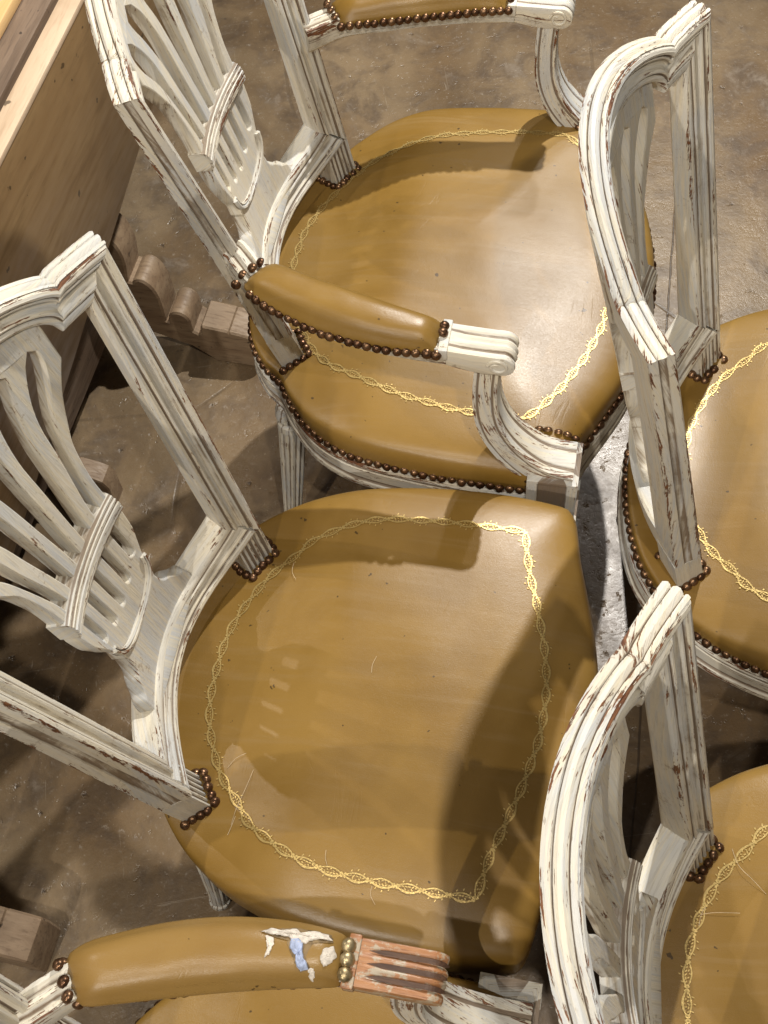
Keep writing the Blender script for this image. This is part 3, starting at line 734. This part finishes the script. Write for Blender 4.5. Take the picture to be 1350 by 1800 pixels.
# ---------------------------------------------------------------- a chair
def cached(key, f, *a):
    if key not in CACHE: CACHE[key] = f(*a)
    return CACHE[key]
SEATS = {'over': Seat(SIDE, PROF_OVER, .15), 'rail': Seat(SIDE, PROF_RAIL, .15), 'arm': Seat(ARM, PROF_RAIL, .16)}
def chair(name, label, x, y, rz, kind, group, worn_left=False):
    g = 1.0944 if kind == 'arm' else 1.; k = kind; st = SEATS[kind]; ck = 'a' if kind == 'arm' else 's'
    t = thing(name, label, 'armchair' if kind == 'arm' else 'chair', (x, y, 0), R(rz), group)
    obj('crest_rail', cached(('crest', g), crest_mesh, g), t)
    for sd in (1, -1):
        s = obj('stile', cached(('stile', g, sd), stile_mesh, sd, g), t); obj('fluted_foot', cached(('foot', g, sd), foot_mesh, sd, g), s)
    obj('lower_rail', cached(('lrail', g), lower_rail_mesh, g), t)
    sm = cached(('splat', g), splat_meshes, g)
    sp = obj('splat', sm['splat'], t)
    for q in sorted(sm):
        if q != 'splat': obj('splat_head' if q == 'web' else 'bar', sm[q], sp)
    obj('band', cached(('band', g), band_mesh, g), sp); obj('bowl_moulding', cached(('bowl', g), bowl_mould_mesh, g), sp)
    seat = obj('seat_cushion', cached(('seat', k), st.mesh, LEATHER), t)
    obj('gold_border', cached(('gold', ck), gold_mesh, st, GOLD_ARM if kind == 'arm' else GOLD_SIDE), seat)
    obj('seat_rail', cached(('rail', k), st.rail if kind != 'over' else st.underframe), t)
    L = []
    for sd in (1, -1):   # nails round the foot of each stile
        ctr = bend(sd * (WW(0) - .016), .01, -.018, g); yo, yi = WW(0) + .0036, WW(0) - .0351
        spots = [(yi, o) for o in (-.036, -.0255, -.015, -.0045)] + [(yi + (yo - yi) * f, .0042) for f in (.06, .28, .5, .72, .94)] + [(yo, o) for o in (-.006, -.0165, -.027, -.0375)]
        for yy, o in spots:
            hz = .01
            for _ in range(3): q = bend(sd * yy, hz, o, g); hz = max(st.z(q.x, q.y), ZS - .006) - ZS
            L.append(((q.x, q.y, ZS + hz + .0012), Vector((q.x - ctr.x, q.y - ctr.y, .022))))
    if kind != 'over':
        for q in resample([(*p, 0) for p in st.out], step=.0123, closed=True):
            d = (Vector((q.x, q.y)) - st.c).normalized()
            if kind == 'arm' and q.x > .318 and abs(q.y) > .255 and q.x < .372: continue
            if -.05 < q.x < .0 and .15 < abs(q.y) < .215 and False: continue
            L.append(((q.x + d.x * .0025, q.y + d.y * .0025, ZS - .0155), (d.x, d.y, .25)))
    nails(seat, L)
    if kind == 'arm':
        for sd in (1, -1):
            bare = worn_left and sd == 1
            a = obj('arm', cached(('arm', sd), arm_mesh, sd), t)
            hm = obj('scroll_hand', cached(('hand', sd, bare), hand_mesh, sd, BARE if bare else None), a, 'bare brown wooden scroll with the white paint worn off' if bare else None)
            obj('collar', cached(('collar', sd, bare), collar_mesh, sd, BARE if bare else PAINT), a)
            if bare: obj('dark_groove', groove_mesh(sd), a)
            for side in ((1, -1) if not bare else ()): obj('volute', cached(('vol', sd, side), volute_mesh, sd, side), a)
            p = obj('armrest_pad', cached(('pad', sd, bare), pad_mesh, sd, WORN if bare else LEATHER), t, 'worn pad with torn leather near its front end' if bare else None)
            l1, l2 = pad_nails(sd, bare); nails(p, l1); nails(p, l2, NB)
            if bare: torn(p, sd)
            obj('arm_support', cached(('sup', sd, bare), support_mesh, sd, -.016 if bare else 0.), t)
            y0, y1 = sorted((sd * .2630, sd * .3275))
            lb = obj('leg_block', cached(('block', sd), block_mesh, 
                .3120, .3745, y0, y1, .372, .480), t)
            # nails round the block
            LB = [((xx, sd * .2585, st.z(xx, sd * .2585) + .001), (0, -sd, .7)) for xx in (.318, .330, .342, .354, .364)] + [((.3085, sd * yy, st.z(.3085, sd * yy) + .001), (-1, 0, .7)) for yy in (.268, .280, .292, .303)]
            LB += [((.3100 , sd * .3150, ZS - .016 + q), (-.2, sd, .2)) for q in (.010, .020)] + [((.372, sd * .2560, ZS - .012 + q), (1, -.3 * sd, .2)) for q in (.0, .011)]
            nails(seat, LB)
            lg = obj('leg', cached(('legf', sd), leg_mesh, .3405, sd * .2925, .004, .004 * sd, .372, False), t)
    else:
        for sd in (1, -1): obj('leg', cached(('legfs', sd), leg_mesh, .318, sd * .235, .003, .003 * sd, .385, False), t)
        for sd in (1, -1): obj('leg_block', cached(('blks', sd), block_mesh, .296, .340, *sorted((sd * .213, sd * .257)), .372, .396), t)
    for sd in (1, -1): obj('leg', cached(('legr', ck, sd), leg_mesh, -.030, sd * (.1900 if kind == 'arm' else .165), -.05, .012 * sd, .385, True), t)
    return t
def torn(pad, sd):
    """peeled leather: ragged scraps of backing and blue padding on the pad's crown"""
    def padz(x, u):
        f = (x + .024) / .2285; hh = .0205 + .0115 * sin(pi * f) ** .7; endf = min(1, (1 - f) / .09); hh *= sin(endf * pi / 2) ** .6 if endf < 1 else 1
        hw = .0205 + .0085 * sin(pi * min(1, f * .95 + .08)) ** .8; cc = min(1, abs(u / hw)); a = math.acos(cc ** (1 / .75)); return arm_z(x) + hh * sin(a) ** .85 - .006
    def scrap(name, L, mt, lift, label):
        rnd = random.Random(len(L) + int(L[0][0] * 1e4)); V = []; Fc = []
        P = []
        for i in range(len(L)):
            a, b_ = Vector(L[i]), Vector(L[(i + 1) % len(L)])
            for q in range(4): P.append(a.lerp(b_, q / 4) + Vector((rnd.uniform(-.0007, .0007), rnd.uniform(-.0007, .0007))))
        c = sum(P, Vector((0, 0))) / len(P); n = len(P)
        for s, dz in ((1., .0008 if lift > .001 else .0001), (.86, lift), (.55, lift * .75), (.25, lift * 1.05), (0.001, lift * .8)):
            for q in P:
                w = c + (q - c) * s; V.append((w.x, sd * (ax(w.x) + w.y), padz(w.x, w.y) + dz + rnd.uniform(-.0004, .0004) * (lift > .001)))
        for k in range(4):
            for i in range(n): Fc.append((k * n + i, k * n + (i + 1) % n, (k + 1) * n + (i + 1) % n, (k + 1) * n + i))
        obj(name, mk(name, V, Fc, mt, ang=50), pad, label)
    scrap('torn_flap', [(.130, .0155), (.144, .0180), (.158, .0200), (.176, .0190), (.190, .0172), (.1925, .0110), (.1830, .0110), (.1760, .0070), (.1745, -.0050), (.1790, -.0130), (.1715, -.0160), (.1650, -.0110), (.1585, .0010), (.1540, .0100), (.1440, .0110)], SUEDE, .0005, 'bare cracked hide round the tear')
    scrap('torn_flap', [(.132, .0150), (.139, .0185), (.144, .0160), (.150, .0172), (.158, .0195), (.167, .0150), (.176, .0185), (.188, .0165), (.1915, .0125), (.181, .0125), (.174, .0090), (.168, .0055), (.161, .0075), (.155, .0115), (.146, .0125), (.140, .0130)], TORN, .0022, 'ragged white backing where the leather has torn')
    scrap('torn_padding', [(.157, .0110), (.164, .0115), (.169, .0080), (.1690, .0020), (.1730, -.0060), (.1775, -.0125), (.1715, -.0150), (.1665, -.0105), (.1650, -.0035), (.1590, .0020)], FOAM, .0026, 'pale blue padding showing through the tear')
    scrap('torn_flap', [(.186, .0050), (.194, .0080), (.1975, .0010), (.1935, -.0065), (.1885, -.0095), (.1850, -.0040)], TORN, .0020, 'small white tear beside the nails')
    scrap('torn_flap', [(.137, .0120), (.1430, .0100), (.1450, .0040), (.1430, -.0040), (.1395, -.0070), (.1410, .0010), (.1385, .0070)], TORN, .0012, 'thin curling tear in the leather')
    scrap('torn_flap', [(.1770, -.0130), (.1815, -.0110), (.1835, -.0170), (.1815, -.0215), (.1790, -.0190)], TORN, .0010, 'sliver of white lining at the end of the tear')

GR = 'white distressed chairs with mustard leather seats'
chair('armchair', 'white distressed armchair with mustard leather pads, both arms and scroll ends in view', -.0181, 1.1504, -17.78, 'arm', GR)
chair('side_chair', 'armless white chair in the middle, its whole mustard seat with gold border in view', -.1829, .5476, -17.11, 'over', GR)
chair('side_chair', 'armless white chair at upper right with nail trimmed seat and cropped right side', .4135, .7378, -18.51, 'rail', GR)
chair('side_chair', 'armless white chair at lower right, seen over its tall chipped crest', .2628, .1256, -12.32, 'over', GR)
chair('armchair', 'armchair at bottom edge with torn leather armrest and bare brown wooden scroll', -.369, -.0245, -18.3, 'arm', GR, True)

# ---------------------------------------------------------------- floor
fl = bpy.data.meshes.new('floor'); fl.from_pydata([(-6, -5, 0), (6, -5, 0), (6, 7, 0), (-6, 7, 0)], [], [(0, 1, 2, 3)]); fl.materials.append(FLOOR)
obj('floor', fl)['kind'] = 'structure'

# ---------------------------------------------------------------- drop-leaf table with scroll feet at the left
tb = thing('drop_leaf_table', 'brown drop leaf table with scrolled wooden feet beside the chairs', 'table', (-.394, 1.133, 0), R(70.2))
# local frame: x runs along the leaf, y points away from the chairs
def tpart(name, me, label=None): return obj(name, me, tb, label)
def leaf():
    V, F = [], []
    zb = lambda s: .405 + .19 * s
    for s in (-1.3, -.12, .34, .75):
        for yv in (0, .024):
            V += [(s, yv, zb(s)), (s, yv, .742)]
    V = []; n = 24
    for i in range(n + 1):
        s = -1.3 + 1.9 * i / n
        V += [(s, .0, zb(s) + .004), (s, .0, .7405), (s, .002, .7415), (s, .022, .7415), (s, .026, .739), (s, .026, zb(s)), (s, .003, zb(s))]
    for i in range(n):
        for j in range(7): F.append((i * 7 + j, i * 7 + (j + 1) % 7, (i + 1) * 7 + (j + 1) % 7, (i + 1) * 7 + j))
    F += [tuple(range(7)), tuple(range(n * 7, n * 7 + 7))]
    return mk('drop_leaf', V, F, BOARD)
tpart('drop_leaf', leaf(), 'brown veneered board hanging down at the side')
tpart('edge_strip', boxmesh('edge_strip', -1.3, .6, -.002, .0285, .742, .7505, BEDGE, .0015), 'pale strip along the top edge of the leaf')
tpart('under_top', boxmesh('under_top', -1.3, .6, .0425, .60, .690, .744, DARKW, .003), 'dark worn frame under the top')
tpart('table_top', boxmesh('table_top', -1.3, .6, .0800, .75, .7445, .762, YELLOW, .004), 'honey coloured table top')
tpart('trestle', boxmesh('trestle', -.9, .35, .14, .26, .06, .688, DARKW, .006))
def scroll_foot():
    pr = [(0, 0), (-.003, .060), (.004, .078), (.020, .086)] + [(.050, .092), (.051, .089), (.053, .093), (.100, .099), (.104, .094), (.106, .078), (.112, .074), (.120, .080)]
    for k in range(9): a = pi - k / 8 * pi; pr.append((.140 + .020 * cos(a), .106 + .022 * sin(a)))
    pr += [(.162, .096), (.166, .100)]
    for k in range(10): a = pi * 1.05 - k / 9 * pi * .75; pr.append((.190 + .026 * cos(a), .155 + .050 * sin(a)))
    pr += [(.212, .196)]
    for k in range(8): a = pi * 1.1 - k / 7 * pi * .7; pr.append((.228 + .024 * cos(a), .255 + .052 * sin(a)))
    pr += [(.252, .292), (.246, .33), (.250, .37), (.27, .41), (.30, .45), (.42, .46), (.42, .15), (.34, .11), (.26, .085), (.20, .060), (.13, .035), (.09, 0)]
    n = len(pr); V, F = [], []; TH = .031
    ins = inset(pr, .0035)
    for L, w in ((ins, -TH), (pr, -TH + .0035), (pr, TH - .0035), (ins, TH)):
        V += [(w, -.135 + u, z) for u, z in L]
    for k in range(3):
        for i in range(n): F.append((k * n + i, k * n + (i + 1) % n, (k + 1) * n + (i + 1) % n, (k + 1) * n + i))
    for base in (0, 3 * n):
        tess = delaunay_2d_cdt([Vector(q) for q in ins], [(i, (i + 1) % n) for i in range(n)], [], 1, 1e-7)
        if len(tess[0]) == n: F += [tuple(base + tess[3][i][0] for i in f) for f in tess[2]]
    return mk('scroll_foot', V, F, FOOTW, ang=30)
sf = scroll_foot()
for s, dy in ((.268, 0), (-.800, .025)):
    o = tpart('scroll_foot', sf); o.location = (s + .027, dy, 0)
o = tpart('scroll_foot', sf); o.location = (-.045, .175, 0); o.scale = (.6, 1, 1)

# ---------------------------------------------------------------- loose threads lying on the seats
POS = {'B': (-.1829, .5476, R(-17.11)), 'D': (.2628, .1256, R(-12.32))}
def thread(label, ch, P, lift=.004, r=.00023):
    cx, cy, a = POS[ch]; st = SEATS['over']; Q = []
    for i, (x, y) in enumerate(P):
        z = st.z(x, y) + .0006 + (lift if i in (1, 2) else 0); Q.append((cx + cos(a) * x - sin(a) * y, cy + sin(a) * x + cos(a) * y, z))
    tag(obj('loose_thread', tube('loose_thread', spline(Q, 24), r, THREAD, 5)), label, 'thread', 'loose threads on the seats')
thread('long pale thread curling from the nearest stile foot onto the middle seat', 'B', [(.0365, -.1146), (.0332, -.1362), (.0278, -.1591), (.025, -.1763)])
thread('short thread below the nails of the nearest stile foot on the middle seat', 'B', [(.0277, -.1666), (.026, -.178), (.0239, -.1876)], .001)
thread('frayed thread beside the far stile foot of the middle seat', 'B', [(.0267, .1428), (.0276, .1291), (.0347, .1187)], .002)
thread('tiny thread lying alone in the centre of the middle seat', 'B', [(.1496, .0295), (.1469, .0186), (.1474, .009)], .0004)
thread('fine thread across the gold border at the back of the middle seat', 'B', [(.0049, -.1149), (.0126, -.104), (.024, -.097)], .002)
thread('thread over the near gold border, left of the seat corner', 'B', [(.1885, -.2182), (.1883, -.2269), (.1946, -.2357)], .0005)
thread('thread across the near gold border of the middle seat above the torn armrest', 'B', [(.1346, -.1901), (.1356, -.1983), (.139, -.2061)], .0005)
thread('long white thread trailing from the nails onto the lower right seat', 'D', [(.0126, .1533), (.0174, .1351), (.0292, .1217), (.0424, .1075)])
thread('straight thread crossing the gold border of the lower right seat', 'D', [(-.0214, .0859), (-.0073, .0881), (.0167, .0883)], .002)
thread('short frayed thread under the stile nails of the lower right seat', 'D', [(-.0137, .0959), (-.0197, .0871), (-.0229, .0747)], .001)
